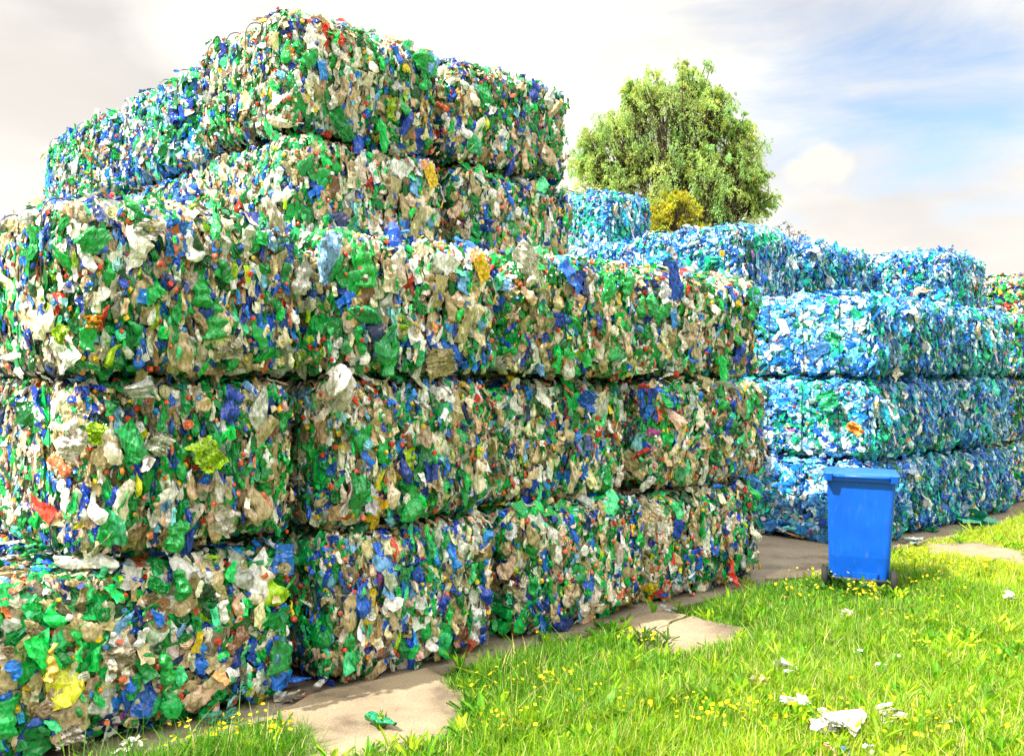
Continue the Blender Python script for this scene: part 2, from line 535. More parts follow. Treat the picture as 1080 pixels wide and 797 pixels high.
place_bale(GREEN_V[6], 14.6, 16.4, .75, 3, 'pale mixed bale at the right edge of the photo above the far column', G3, depth=1.5)
HB = 'blue bottle bale inside the far stack, hidden behind its front rows'
GB = 'hidden bales that carry the blue upper layer'
for lv in range(3):
    for (a0, a1, s0) in ((6.6, 8.1, 1.95), (8.15, 9.7, 1.62), (9.75, 11.3, 1.62), (6.6, 8.1, 3.5), (7.2, 8.7, 5.05), (14.8, 16.4, .9)):
        place_bale(BLUE_V[(lv + int(a0)) % 6], a0, a1, s0, lv, HB, GB, big=False, wires=False, depth=1.47)
for (a0, a1, s0) in ((7.2, 8.7, 4.75),):
    place_bale(BLUE_V[3], a0, a1, s0, 3, HB, GB, big=False, wires=False, depth=1.47)
place_bale(BLUE_V[3], 11.3, 11.5 + 1.4, 2.0, 0, HB, GB, big=False, wires=False)

# ---- single pieces that stand out of the faces (parts of their bale)
fr = np.random.default_rng(77)
def feature(key, px, py, wpx, hpx, col, kind='bottle', tilt=0.0, s=-.035, label=None, out=.06, left_t=None, res=(17, 26)):
    e = BALES[key]
    if left_t is None:
        t, ss, z = on_front(px, py, s); ry = 0
    else:
        t, ss, z = on_left(px, py, left_t); ry = 1
    p = Vector(W(t, ss, z)); d = p.y
    h = hpx / 1000 * d; w = wpx / 1000 * d * (1.37 if left_t is None else 1.45)
    SV, SF = bottle_shape(fr, *res, .8) if kind == 'bottle' else sheet_shape(fr, 14, 20, 1.2)
    V = SV.copy(); V[:, 0] *= w / np.ptp(V[:, 0]); V[:, 1] *= out / .18; V[:, 2] *= h / np.ptp(V[:, 2])
    V[:, 1] *= -1
    V = V @ np.array(Matrix.Rotation(tilt, 3, 'Y')).T
    if ry: V = V @ np.array(Matrix.Rotation(R(-90), 3, 'Z')).T
    V = V @ np.array(Matrix.Rotation(ANG, 3, 'Z')).T
    V = V + np.array(p)
    mw = e.matrix_basis.inverted()
    V = np.array([mw @ Vector(v) for v in V])
    nb = NB(); nb.add(V, SF, (*col, .7))
    o = link('crushed_bottle' if kind == 'bottle' else 'plastic_film', nb.mesh('standout_piece', M_PLASTIC, True), e)
    if label: o['label'] = label
    return o
LIME = (.36, .62, .01); EMER = (.012, .38, .07); CLEAR = (.62, .60, .52); BLU = (.015, .13, .62); PALEB = (.22, .42, .72)
feature((1, 0), 220, 483, 26, 38, LIME, 'film', -.5, label='lime green crushed bottle')
feature((1, 0), 100, 461, 15, 24, LIME, 'film', .2)
feature((1, 0), 76, 472, 20, 36, (.66, .60, .52), 'film', .5)
feature((1, 0), 150, 395 + 16, 26, 24, (.38, .40, .36), 'bottle', 0)
feature((1, 0), 236, 553, 22, 30, (.66, .62, .54), 'film', .5)
feature((1, 0), 168, 470, 18, 26, (.50, .54, .40), 'film', .6)
feature((1, 0), 188, 568, 22, 34, EMER, 'bottle', .1)
feature((1, 1), 355, 415, 34, 36, (.66, .63, .55), 'bottle', -1.2, s=-.08, out=.12, label='big white crushed bottle sticking out')
feature((1, 1), 433, 530, 22, 46, EMER, 'bottle', .0)
feature((1, 1), 375, 520, 18, 40, (.01, .3, .06), 'bottle', -.2)
feature((1, 2), 618, 425, 20, 22, BLU, 'film', .4)
feature((2, 0), 187, 252, 20, 44, (.03, .20, .66), 'film', .1, label='upright blue film')
feature((2, 0), 213, 308, 18, 40, EMER, 'bottle', .15)
feature((2, 0), 225, 340, 26, 44, EMER, 'bottle', -.1)
feature((2, 0), 95, 343, 14, 16, (.8, .42, .02), 'film', 0)
feature((2, 0), 64, 355, 12, 22, LIME, 'film', .3)
feature((2, 0), 95, 258, 30, 26, EMER, 'bottle', -.8, s=-.06)
feature((2, 0), 152, 245, 24, 26, CLEAR, 'film', 0)
feature((2, 0), 290, 232, 30, 18, (.52, .48, .38), 'bottle', 1.3, s=-.08)
feature((2, 0), 318, 293, 22, 44, (.42, .41, .36), 'bottle', 0)
feature((2, 0), 240, 370, 26, 28, (.38, .37, .25), 'film', 0)
feature((2, 1), 345, 275, 16, 60, PALEB, 'film', .1, s=-.08, label='pale blue film hanging over the seam')
feature((2, 1), 385, 283, 24, 48, (.02, .46, .07), 'bottle', 0, label='large emerald bottle')
feature((2, 1), 385, 330, 30, 30, (.01, .30, .10), 'bottle', .6)
feature((2, 1), 412, 378, 16, 46, EMER, 'bottle', 0)
feature((2, 1), 465, 385, 32, 32, (.40, .34, .16), 'film', 0)
feature((2, 1), 425, 345, 9, 20, LIME, 'film', 0)
feature((2, 2), 605, 335, 26, 24, EMER, 'bottle', .7)
feature((2, 2), 556, 275, 30, 30, (.62, .60, .52), 'film', .5, s=-.08)
feature((2, 3), 712, 298, 36, 22, (.02, .10, .55), 'film', 1.2, s=-.06)
feature((2, 3), 688, 325, 22, 26, (.03, .42, .12), 'bottle', .3)
feature((0, 0), 175, 705, 16, 42, (.02, .42, .07), 'bottle', .1)
feature((0, 0), 190, 620, 16, 34, EMER, 'bottle', .1)
feature((0, 0), 53, 700, 14, 40, (.72, .50, .08), 'bottle', .3)
feature((0, 0), 75, 778, 24, 24, (.66, .60, .52), 'film', 0)
feature((0, 0), 125, 700, 26, 36, (.36, .30, .20), 'film', 0)
feature((0, 1), 367, 680, 16, 60, EMER, 'bottle', .0)
feature((3, 1), 512, 240, 14, 16, (.01, .08, .45), 'film', 0, s=1.52)
feature((4, 0), 362, 140, 28, 20, (.01, .28, .06), 'film', .9, s=1.55)
feature((4, 0), 447, 65, 18, 26, EMER, 'bottle', .4, s=1.55)
feature((4, 0), 412, 118, 7, 24, LIME, 'film', 0, s=1.55)
feature(('b', 1, 0), 902, 455, 14, 12, (.85, .26, .02), 'film', .6, left_t=6.5, label='orange scrap')
feature(('b', 2, 0), 945, 396, 14, 15, (.70, .68, .56), 'film', -.6, s=-.04)
feature(('b', 2, 0), 880, 360, 16, 14, (.03, .45, .2), 'film', .6, left_t=6.55)
feature(('b', 1, 0), 872, 425, 18, 22, (.03, .45, .2), 'film', -.3, left_t=6.52)

# ------------------------------------------------------------------ ground
def ground_mat():
    m, nt, b = new_mat('grassy_soil')
    tc = N(nt, 'ShaderNodeTexCoord')
    n1 = N(nt, 'ShaderNodeTexNoise', Scale=1.3, Detail=6.0)
    n2 = N(nt, 'ShaderNodeTexNoise', Scale=45.0, Detail=6.0)
    nt.links.new(tc.outputs['Object'], n1.inputs['Vector']); nt.links.new(tc.outputs['Object'], n2.inputs['Vector'])
    a = ramp(nt, n1.outputs['Fac'], [(.35, (.06, .10, .018)), (.65, (.12, .17, .03))])
    c = mixcol(nt, a, (.10, .075, .04), ramp(nt, n2.outputs['Fac'], [(.45, (0, 0, 0)), (.7, (1, 1, 1))]))
    nt.links.new(c, b.inputs['Base Color']); b.inputs['Roughness'].default_value = .95
    bp = N(nt, 'ShaderNodeBump', Strength=.6, Distance=.02)
    nt.links.new(n2.outputs['Fac'], bp.inputs['Height']); nt.links.new(bp.outputs[0], b.inputs['Normal'])
    return m

def concrete_mat(name, c1, c2, dark=(.10, .075, .05)):
    m, nt, b = new_mat(name)
    tc = N(nt, 'ShaderNodeTexCoord')
    n1 = N(nt, 'ShaderNodeTexNoise', Scale=2.2, Detail=8.0, Roughness=.62)
    n2 = N(nt, 'ShaderNodeTexNoise', Scale=90.0, Detail=4.0)
    for n in (n1, n2): nt.links.new(tc.outputs['Object'], n.inputs['Vector'])
    a = ramp(nt, n1.outputs['Fac'], [(.32, c2), (.62, c1)])
    a = mixcol(nt, a, dark, ramp(nt, n1.outputs['Fac'], [(.30, (.85, .85, .85)), (.47, (0, 0, 0))]))
    g = mixcol(nt, a, ramp(nt, n2.outputs['Fac'], [(.3, (.7, .7, .7)), (.7, (1.2, 1.2, 1.2))]), 1.0, 'MULTIPLY')
    nt.links.new(g, b.inputs['Base Color']); b.inputs['Roughness'].default_value = .9
    bp = N(nt, 'ShaderNodeBump', Strength=.5, Distance=.008)
    nt.links.new(n2.outputs['Fac'], bp.inputs['Height']); nt.links.new(bp.outputs[0], b.inputs['Normal'])
    return m
M_GROUND = ground_mat()
M_YARD = concrete_mat('yard_concrete', (.26, .215, .155), (.17, .135, .095))
M_SLAB = concrete_mat('slab_concrete', (.34, .265, .17), (.20, .15, .095))

def ground_h(x, y):
    """gentle lumps in the turf"""
    return .018 * np.sin(x * 2.3 + 1) * np.sin(y * 1.9) + .012 * np.sin(x * 5.1 + y * 3.3)
# one sheet to the horizon, finer near the camera
ax = np.unique(np.concatenate([np.linspace(-3, 12, 76), np.linspace(-900, 900, 37)]))
ay = np.unique(np.concatenate([np.linspace(0, 16, 81), np.linspace(-900, 900, 37)]))
X, Y = np.meshgrid(ax, ay)
T_, S_ = to_ts(X, Y)
fade = np.clip((-.4 - S_) / .5, 0, 1) * ((X > -3) & (X < 12) & (Y > 0) & (Y < 16))
Z = (ground_h(X, Y)) * fade - .012
V = np.stack([X, Y, Z], -1).reshape(-1, 3)
tag(link('ground', mesh_np('ground', V, grid_faces(len(ax), len(ay)), M_GROUND, smooth=True)), kind='structure')

def poly_slab(name, pts, z0, z1, mat, seg=.12, rough=.02, seed=1):
    """a slab from an outline with slightly broken edges and real thickness"""
    import bmesh
    r = np.random.default_rng(seed)
    out = []
    n = len(pts)
    for i in range(n):
        a = np.array(pts[i][:2]); b = np.array(pts[(i + 1) % n][:2])
        k = max(1, int(np.linalg.norm(b - a) / seg))
        for q in range(k):
            out.append(a + (b - a) * q / k + r.normal(size=2) * rough)
    bm = bmesh.new()
    low = [bm.verts.new((p[0], p[1], z0)) for p in out]
    top = [bm.verts.new((p[0], p[1], z1)) for p in out]
    m = len(out)
    bm.faces.new(top)
    for i in range(m): bm.faces.new((low[i], low[(i + 1) % m], top[(i + 1) % m], top[i]))
    bmesh.ops.recalc_face_normals(bm, faces=bm.faces)
    bmesh.ops.triangulate(bm, faces=[f for f in bm.faces if len(f.verts) > 4])
    me = bpy.data.meshes.new(name); bm.to_mesh(me); bm.free(); me.materials.append(mat)
    return link(name, me)

yard = [W(-7, -.22), W(-1.6, -.2), W(.1, -.2), W(1.5, -.26), W(3.2, -.2), W(4.7, -.3), W(5.4, -.28), W(6.6, -.22), W(7.9, -.35), W(9.4, -.30), W(11, -.5), W(26, -.6), W(26, 16), W(-7, 16)]
tag(poly_slab('concrete_yard', yard, -.1, .004, M_YARD, .25, .03, 4), kind='structure')
slab1 = [on_ground(*p) for p in ((292, 757), (330, 738), (452, 711), (506, 742), (492, 768), (478, 792), (330, 812))]
slab2a = [on_ground(*p) for p in ((640, 664), (700, 650), (722, 655), (690, 672), (668, 676))]
slab2b = [on_ground(*p) for p in ((662, 676), (700, 668), (728, 656), (784, 669), (772, 686), (716, 699), (672, 686))]
slab3 = [on_ground(*p) for p in ((978, 578), (1030, 576), (1088, 588), (1088, 601), (1020, 594), (980, 590))]
slab4 = [on_ground(*p) for p in ((806, 616), (818, 607), (866, 601), (874, 607), (862, 614))]
SLABS = [slab1, slab2a, slab2b, slab3, slab4]
for i, sl in enumerate(SLABS):
    tag(poly_slab('concrete_slab', sl, -.08, .022 + .004 * (i % 3), M_SLAB, .10, .012, 20 + i), kind='structure')

# ------------------------------------------------------------------ grass and weeds
def leaf_mat(name, trans=.35, rough=.5):
    m, nt, b = new_mat(name)
    at = N(nt, 'ShaderNodeAttribute', attribute_name='Col')
    nt.links.new(at.outputs['Color'], b.inputs['Base Color'])
    b.inputs['Roughness'].default_value = rough; b.inputs['Specular IOR Level'].default_value = .3
    tr = N(nt, 'ShaderNodeBsdfTranslucent'); nt.links.new(at.outputs['Color'], tr.inputs['Color'])
    mx = N(nt, 'ShaderNodeMixShader'); mx.inputs[0].default_value = trans
    nt.links.new(b.outputs[0], mx.inputs[1]); nt.links.new(tr.outputs[0], mx.inputs[2])
    nt.links.new(mx.outputs[0], nt.nodes['Material Output'].inputs[0])
    return m
M_GRASS = leaf_mat('grass_blade', .40)
M_LEAF = leaf_mat('leaf', .50)
M_PETAL = leaf_mat('yellow_petal', .3)

def inside(poly, x, y, grow=0.0):
    poly = np.array([p[:2] for p in poly]); c = poly.mean(0)
    if grow: poly = c + (poly - c) * (1 + grow)
    res = np.zeros(len(x), bool); n = len(poly); j = n - 1
    for i in range(n):
        xi, yi = poly[i]; xj, yj = poly[j]
        hit = ((yi > y) != (yj > y)) & (x < (xj - xi) * (y - yi) / (yj - yi + 1e-12) + xi)
        res ^= hit; j = i
    return res

def field(x, y, seed, f):
    r = np.random.default_rng(seed)
    return wob(np.stack([x, y, x * 0], -1), r, f, 5)

def strips(x, y, z, h, wd, lean, az, cols, nseg=3, up=None):
    """curved blades: one tapering strip each"""
    n = len(x)
    k = np.linspace(0, 1, nseg + 1)
    d = np.stack([np.cos(az), np.sin(az)], -1); side = np.stack([-np.sin(az), np.cos(az)], -1)
    V = np.zeros((n, nseg + 1, 2, 3))
    for j, q in enumerate(k):
        fw = lean * h * q ** 1.7
        zz = z + h * (q - .35 * (lean / 1.2).clip(0, 1.3) * q ** 2)
        w_ = wd * (1 - q) ** .6 * .5 + .0003
        for e, sg in enumerate((-1, 1)):
            V[:, j, e, 0] = x + d[:, 0] * fw + side[:, 0] * w_ * sg
            V[:, j, e, 1] = y + d[:, 1] * fw + side[:, 1] * w_ * sg
            V[:, j, e, 2] = zz
    V = V.reshape(-1, 3)
    base = grid_faces(2, nseg + 1)
    F = (base[None] + (np.arange(n) * (nseg + 1) * 2)[:, None, None]).reshape(-1, 4)
    return V, F, np.repeat(cols, (nseg + 1) * 2, axis=0)

def allowed(x, y, r):
    t, s = to_ts(x, y)
    ok = s < np.minimum(-.19 + .24 * field(x, y, 5, 3.2), -.05) - .12 * (r.random(len(x)) < .5)
    ok |= False
    for sl in SLABS: ok &= ~inside(sl, x, y, -.03 - .10 * (r.random() < .5)) | (inside(sl, x, y, 0) & ~inside(sl, x, y, -.16) & (r.random(len(x)) < .22))
    return ok

gr = np.random.default_rng(21)
def scatter(density_near, seed, hfun=None):
    r = np.random.default_rng(seed)
    xs, ys = [], []
    for (y0, y1, dens) in ((1.0, 4.0, .12), (4.0, 6.5, 1.0), (6.5, 9, .8), (9, 13, .6), (13, 17, .3)):
        x0, x1 = -3.5, max(4.5, y1 * .62 + 1)
        n = int((x1 - x0) * (y1 - y0) * density_near * dens)
        xs.append(r.uniform(x0, x1, n)); ys.append(r.uniform(y0, y1, n))
    x = np.concatenate(xs); y = np.concatenate(ys)
    ok = allowed(x, y, r)
    x, y = x[ok], y[ok]
    out = (np.abs(x) > y * .58 + .5) & (r.random(len(x)) < .75)
    return x[~out], y[~out], r

GCOL = np.array([(.055, .21, .008), (.14, .35, .010), (.33, .50, .010), (.50, .58, .02), (.52, .48, .14), (.62, .52, .24)])
def make_grass():
    x, y, r = scatter(13000, 31)
    t, s = to_ts(x, y)
    n = len(x)
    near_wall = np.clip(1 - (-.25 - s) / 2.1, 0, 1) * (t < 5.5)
    patch = field(x, y, 88, 1.2) * .5 + .5
    lush = field(x, y, 8, 2.6) * .5 + .5
    fine = field(x, y, 9, 9) * .5 + .5
    tuft = (field(x, y, 19, 14) * .5 + .5) ** 2
    h = (.035 + .05 * lush + .10 * tuft * fine + .09 * near_wall * lush) * np.exp(r.normal(0, .32, n))
    edge = np.clip((-.25 - s) / .25, .35, 1)
    h *= edge
    h *= np.clip(np.hypot(x - 2.98, (y - 7.85) * .8) / .75, .35, 1)
    for sl in SLABS: h *= np.where(inside(sl, x, y, .28), .6, 1)
    wd = (.0030 + .0004 * y) * r.uniform(.7, 1.4, n)
    lean = np.abs(r.normal(.55, .35, n))
    az = r.uniform(0, 6.28, n) + field(x, y, 12, 1.7) * 2
    dry = .14 + .34 * (1 - near_wall) * (field(x, y, 14, 1.8) * .5 + .5) ** 1.3
    u = r.random(n)
    idx = np.where(u < dry * .6, 4 + (r.random(n) < .4), 0)
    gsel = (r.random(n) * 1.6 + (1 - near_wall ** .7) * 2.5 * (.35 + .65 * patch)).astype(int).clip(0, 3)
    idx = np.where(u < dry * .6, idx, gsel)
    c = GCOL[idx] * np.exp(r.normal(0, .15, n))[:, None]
    cols = np.concatenate([c, np.ones((n, 1))], 1)
    z = ground_h(x, y) * np.clip((-.4 - s) / .5, 0, 1) - .014
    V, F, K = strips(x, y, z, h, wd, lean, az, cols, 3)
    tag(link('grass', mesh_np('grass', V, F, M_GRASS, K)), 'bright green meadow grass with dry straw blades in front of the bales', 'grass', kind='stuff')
make_grass()

def leaf_blades(nb, cx, cy, cz, r, n, L, wd, col, spread=1.0, nseg=5, elev=(.15, .9)):
    """a rosette of broad leaves"""
    for _ in range(n):
        az = r.uniform(0, 6.28); l = L * r.uniform(.6, 1.2); w_ = wd * r.uniform(.7, 1.3); el = r.uniform(*elev)
        V = []
        for j in range(nseg + 1):
            q = j / nseg
            rr = l * (q * math.cos(el)); zz = l * (math.sin(el) * q - .32 * q * q * math.sin(el))
            ww = w_ * math.sin(min(1, q * 1.05 + .06) * math.pi) ** .7 * (1 + .25 * (j % 2)) * .5
            for e in (-1, 0, 1):
                V.append((cx + math.cos(az) * rr - math.sin(az) * ww * e, cy + math.sin(az) * rr + math.cos(az) * ww * e, cz + zz * 1.25 + (.006 if e else -.004)))
        k = col * math.exp(r.normal(0, .2))
        nb.add(np.array(V), grid_faces(3, nseg + 1), (*k, 1))

def make_weeds():
    x, y, r = scatter(95, 41)
    keep = r.random(len(x)) < np.clip(.35 + .6 * field(x, y, 77, 1.6), .12, 1)
    x, y = x[keep], y[keep]
    nb = NB()
    for a, b in zip(x, y):
        c = GCOL[r.integers(1, 4)] * np.array([.8, .95, 1.3])
        leaf_blades(nb, a, b, 0.0, r, r.integers(5, 11), r.uniform(.08, .17), r.uniform(.010, .027), c * r.uniform(.8, 1.3), elev=(.4, 1.3))
    tag(link('weeds', nb.mesh('weeds', M_GRASS)), 'broad leaved dandelion and clover plants among the grass', 'weeds', kind='stuff')
make_weeds()

def flower_mesh(nb, ph, x, y, z, r, size):
    stem_h = z
    V, F, K = strips(np.array([x]), np.array([y]), np.array([0.0]), np.array([stem_h]), np.array([.004]), np.array([.1]), np.array([r.uniform(0, 6.28)]), np.array([[.10, .22, .02, 1]]), 2)
    nb.add(V, F, K)
    n = 8; a = np.linspace(0, 2 * math.pi, n, endpoint=False)
    tilt = np.array(Matrix.Rotation(r.normal(0, .5), 3, 'X') @ Matrix.Rotation(r.normal(0, .5), 3, 'Y'))
    P = []
    for rr, zz in ((.02, .12), (.5, .2), (1.0, .42), (1.0, .36)):
        for i, q in enumerate(a): P.append((rr * (1 if i % 2 else .8) * math.cos(q), rr * (1 if i % 2 else .8) * math.sin(q), zz))
    P = np.array(P) * size @ tilt.T + np.array([x, y, stem_h * .97])
    k = np.array([.85, .66, .01]) * r.uniform(.8, 1.1)
    nb.add(P, grid_faces(n, 4, True), (*k, 1))

def make_flowers():
    r = np.random.default_rng(51)
    nb = NB()
    spots = [(235, 790, 45, 22), (170, 800, 40, 30), (560, 742, 30, 25), (540, 690, 9, 12), (720, 770, 25, 25), (800, 780, 30, 30), (900, 775, 20, 30),
             (975, 785, 25, 28), (985, 600, 60, 16), (1040, 612, 40, 14), (1000, 630, 30, 16), (870, 622, 30, 10), (915, 640, 40, 10), (840, 640, 16, 12),
             (520, 785, 20, 16), (690, 690, 14, 10), (1030, 560, 10, 20), (950, 660, 14, 25), (640, 750, 10, 30), (300, 785, 10, 12), (1010, 700, 10, 40), (860, 745, 6, 20)]
    for (px, py, n, sp) in spots:
        for _ in range(int(n * 1.5)):
            g = on_ground(px + r.normal(0, sp * 1.5), min(900, py + r.normal(0, sp * .35)))
            if not allowed(np.array([g[0]]), np.array([g[1]]), r)[0]: continue
            flower_mesh(nb, None, g[0], g[1], r.uniform(.07, .17), r, r.uniform(.008, .015))
    tag(link('wildflowers', nb.mesh('wildflowers', M_PETAL)), 'small yellow wildflowers scattered through the grass', 'wildflowers', kind='stuff')
make_flowers()

def plant(name, px, py, label, n, L, wd, col, elev=(.3, 1.3), seed=1, flowers=0, zb=.0, spread=.06):
    r = np.random.default_rng(seed)
    g = on_ground(px, py)
    e = empty(name, (g[0], g[1], zb)); tag(e, label, 'weed')
    nb = NB()
    for q in range(max(1, n // 8)):
        ox, oy = r.normal(0, spread, 2)
        leaf_blades(nb, ox, oy, 0, r, 8, L, wd, np.array(col), elev=elev)
    link('foliage', nb.mesh('foliage', M_GRASS), e)
    for q in range(flowers):
        fb = NB(); flower_mesh(fb, None, r.normal(0, spread), r.normal(0, spread), L * r.uniform(.6, 1.1), r, .014)
        link('flower', fb.mesh('flower', M_PETAL), e)
    return e
plant('leafy_weed', 893, 633, 'bushy dark green weed growing against the foot of the wheelie bin', 80, .19, .045, (.05, .16, .015), seed=3, spread=.10)
plant('leafy_weed', 402, 776, 'small weed with a yellow flower growing beside the green bottle on the slab', 16, .10, .014, (.12, .28, .02), seed=4, flowers=2, zb=.02, spread=.02)
plant('leafy_weed', 706, 684, 'weed tuft growing out of the crack between the two slab pieces', 40, .12, .016, (.09, .20, .02), seed=5, zb=.01, spread=.09)
plant('leafy_weed', 686, 690, 'weed with bright yellow flowers at the lower corner of the cracked slab', 24, .13, .016, (.10, .22, .02), seed=6, flowers=6, spread=.04)
plant('leafy_weed', 655, 762, 'pale broad leaved weed rosette in the grass at the bottom of the photo', 32, .20, .045, (.17, .32, .06), elev=(.2, .8), seed=7, spread=.08)
plant('leafy_weed', 720, 755, 'tall yellow green weed in the foreground grass with upright leaves', 48, .20, .03, (.16, .34, .02), elev=(.8, 1.4), seed=8, spread=.10)
plant('leafy_weed', 500, 760, 'broad leaved weed at the right corner of the large pale slab', 24, .13, .035, (.09, .26, .02), elev=(.6, 1.3), seed=9, spread=.05)

# ------------------------------------------------------------------ loose plastic on the ground
def litter(name, px, py, wpx, hpx, col, label, cat, kind='film', rz=0.0, z=.03, thick=.5, seed=1, lie=True, cap=None):
    r = np.random.default_rng(seed + 4000)
    g = on_ground(px, py, z)
    w = wpx / 1000 * g[1]; dpt = hpx / 1000 * g[1]
    if kind == 'film':
        nu = nv = 12
        nb = NB()
        for k in range(5 if wpx < 20 else 9):
            U, Vv = np.meshgrid(np.linspace(-.5, .5, nu), np.linspace(-.5, .5, nv))
            P = np.stack([U, Vv, U * 0], -1).reshape(-1, 3)
            P[:, 0] *= 1 + .35 * wob(P, r, 6); P[:, 1] *= 1 + .35 * wob(P, r, 6)
            P[:, 2] = .10 * wob(P, r, 7, 3) + .07 * np.abs(wob(P, r, 17, 3))
            P *= r.uniform(.22, .55) * w * np.array([1, r.uniform(.4, .9), .8])
            M_ = Matrix.Rotation(r.uniform(0, 6.28), 3, 'Z') @ Matrix.Rotation(r.normal(0, .35), 3, 'X') @ Matrix.Rotation(r.normal(0, .25), 3, 'Y')
            P = P @ np.array(M_).T + np.array([r.normal(0, .20) * w, r.normal(0, .16) * w, .006 * k + .10 * thick * dpt * r.random()])
            kc = (np.array(col) * math.exp(r.normal(-.08, .16)) * (np.array([.55, .75, .95]) if r.random() < .18 else 1)).clip(0, .8)
            nb.add(P, grid_faces(nu, nv), (*kc, .9))
    else:
        n = 12; nv = 18
        v = np.linspace(0, 1, nv); a = np.linspace(0, 2 * math.pi, n, endpoint=False)
        prof = np.interp(v, [0, .03, .06, .6, .82, .9, 1], [.02, .8, 1, 1, .42, .28, .28]) * .17
        P = np.array([[(q - .5), math.cos(b) * p, math.sin(b) * p * .55 + .05] for q, p in zip(v, prof) for b in a])
        P[:, 2] += .03 * wob(P, r, 14, 4); P[:, 1] += .04 * wob(P, r, 9, 4)
        P += r.normal(size=P.shape) * .008
        P *= w
        nb = NB(); nb.add(P, grid_faces(n, nv, True), (*col, .8))
    o = link(name, nb.mesh(name, M_PLASTIC, True), None, (g[0], g[1], z if kind != 'film' else z - .01), (0, 0, rz))
    tag(o, label, cat)
    if cap is not None:
        cb = NB(); SV, SF = CAP
        V = SV @ np.array(Matrix.Rotation(R(-90), 3, 'Z')).T * .032
        V += np.array([w * .5, 0, w * .05 + .0]); cb.add(V, SF, (*cap, 0))
        link('cap', cb.mesh('cap', M_PLASTIC, True), o)
    return o
litter('crushed_bottle', 402, 764, 44, 12, (.012, .26, .12), 'crushed dark green bottle lying on the large pale slab', 'bottle', 'bottle', R(-40), .05, seed=1)
litter('crushed_bottle', 308, 722, 40, 12, (.02, .13, .60), 'crushed blue bottle lying at the foot of the bales beside the slab', 'bottle', 'bottle', R(30), .05, seed=2)
litter('crushed_bottle', 338, 724, 24, 14, (.55, .55, .52), 'small clear crushed bottle at the upper left corner of the slab', 'bottle', 'bottle', R(80), .05, seed=3, cap=(.7, .7, .7))
litter('plastic_scrap', 322, 738, 9, 8, (.62, .06, .03), 'small red scrap on the ground beside the crushed blue bottle', 'scrap', 'film', 0, .02, seed=4)
litter('plastic_scrap', 302, 740, 30, 10, (.36, .32, .25), 'grey crumpled plastic scrap at the left tip of the slab', 'scrap', 'film', .2, .02, seed=5)
litter('plastic_scrap', 232, 762, 40, 22, (.10, .38, .24), 'pale green crumpled plastic at the wall foot among yellow flowers', 'scrap', 'film', .3, .02, seed=6)
litter('plastic_scrap', 480, 688, 26, 12, (.36, .34, .28), 'grey crushed clear plastic on the dirt strip between slab and bales', 'scrap', 'film', .3, .02, seed=7)
litter('plastic_scrap', 136, 790, 24, 10, (.66, .62, .5), 'cream torn scrap in the flowers below the left corner bale', 'scrap', 'film', .3, .05, seed=8)
litter('plastic_scrap', 706, 648, 20, 12, (.50, .54, .50), 'pale clear plastic scrap at the far corner of the cracked slab', 'scrap', 'film', .3, .02, seed=9)
litter('plastic_bag', 880, 768, 66, 26, (.62, .62, .58), 'large crumpled white plastic bag lying in the foreground grass', 'bag', 'film', .2, .06, .7, seed=10)
litter('plastic_bag', 838, 744, 44, 18, (.74, .70, .66), 'crumpled translucent bag in the grass just beyond the large white bag', 'bag', 'film', .5, .06, .6, seed=11)
litter('plastic_scrap', 828, 710, 36, 12, (.82, .82, .8), 'flat white plastic scrap in the grass, farther than the two bags', 'scrap', 'film', -.2, .06, .6, seed=12)
litter('plastic_scrap', 942, 757, 38, 12, (.78, .72, .58), 'cream sheet of plastic lying right of the large white bag', 'scrap', 'film', -.4, .06, .7, seed=13)
litter('plastic_scrap', 904, 691, 12, 10, (.78, .78, .82), 'tiny white scrap in the middle of the grass, left of its twin', 'scrap', 'film', 0, .07, .8, seed=14)
litter('plastic_scrap', 946, 694, 12, 12, (.82, .78, .72), 'tiny upright white scrap in the middle of the sunny grass', 'scrap', 'film', 0, .08, 1.0, seed=15)
litter('plastic_scrap', 928, 705, 16, 7, (.82, .82, .78), 'small flat white scrap between the two tiny scraps in the grass', 'scrap', 'film', 0, .06, .6, seed=16)
litter('plastic_scrap', 998, 763, 12, 10, (.75, .72, .55), 'round cream scrap alone in the grass towards the right bottom', 'scrap', 'film', 0, .06, .9, seed=17)
litter('plastic_scrap', 893, 794, 14, 9, (.03, .22, .62), 'bright blue scrap in the grass in front of the large white bag', 'scrap', 'film', 0, .06, .9, seed=18)
litter('plastic_scrap', 872, 790, 16, 12, (.72, .42, .30), 'pinkish orange scrap in the grass in front of the large white bag', 'scrap', 'film', 0, .06, .9, seed=19)
litter('plastic_scrap', 798, 722, 26, 8, (.68, .36, .22), 'orange brown torn scrap in the grass left of the white scrap', 'scrap', 'film', .4, .05, .7, seed=20)
litter('plastic_scrap', 890, 652, 22, 8, (.66, .56, .48), 'pale torn scrap in the grass just in front of the bin', 'scrap', 'film', .4, .05, .7, seed=21)
litter('plastic_scrap', 826, 634, 14, 8, (.34, .10, .08), 'dark red scrap in the grass left of the bin', 'scrap', 'film', .4, .05, .7, seed=22)
litter('plastic_scrap', 1064, 633, 22, 8, (.74, .64, .52), 'cream scrap among the yellow flowers near the right edge', 'scrap', 'film', .2, .06, .7, seed=23)
litter('plastic_scrap', 916, 792, 18, 8, (.78, .66, .60), 'pale pink scrap just right of the bright blue scrap', 'scrap', 'film', .2, .06, .8, seed=24)
litter('plastic_film', 1030, 553, 62, 14, (.03, .42, .24), 'sheet of green plastic film lying at the foot of the blue bales', 'film', 'film', R(40), .02, .9, seed=25)
litter('plastic_film', 1008, 552, 40, 14, (.12, .36, .52), 'blue plastic film beside the green film at the blue bale foot', 'film', 'film', R(40), .02, .9, seed=26)
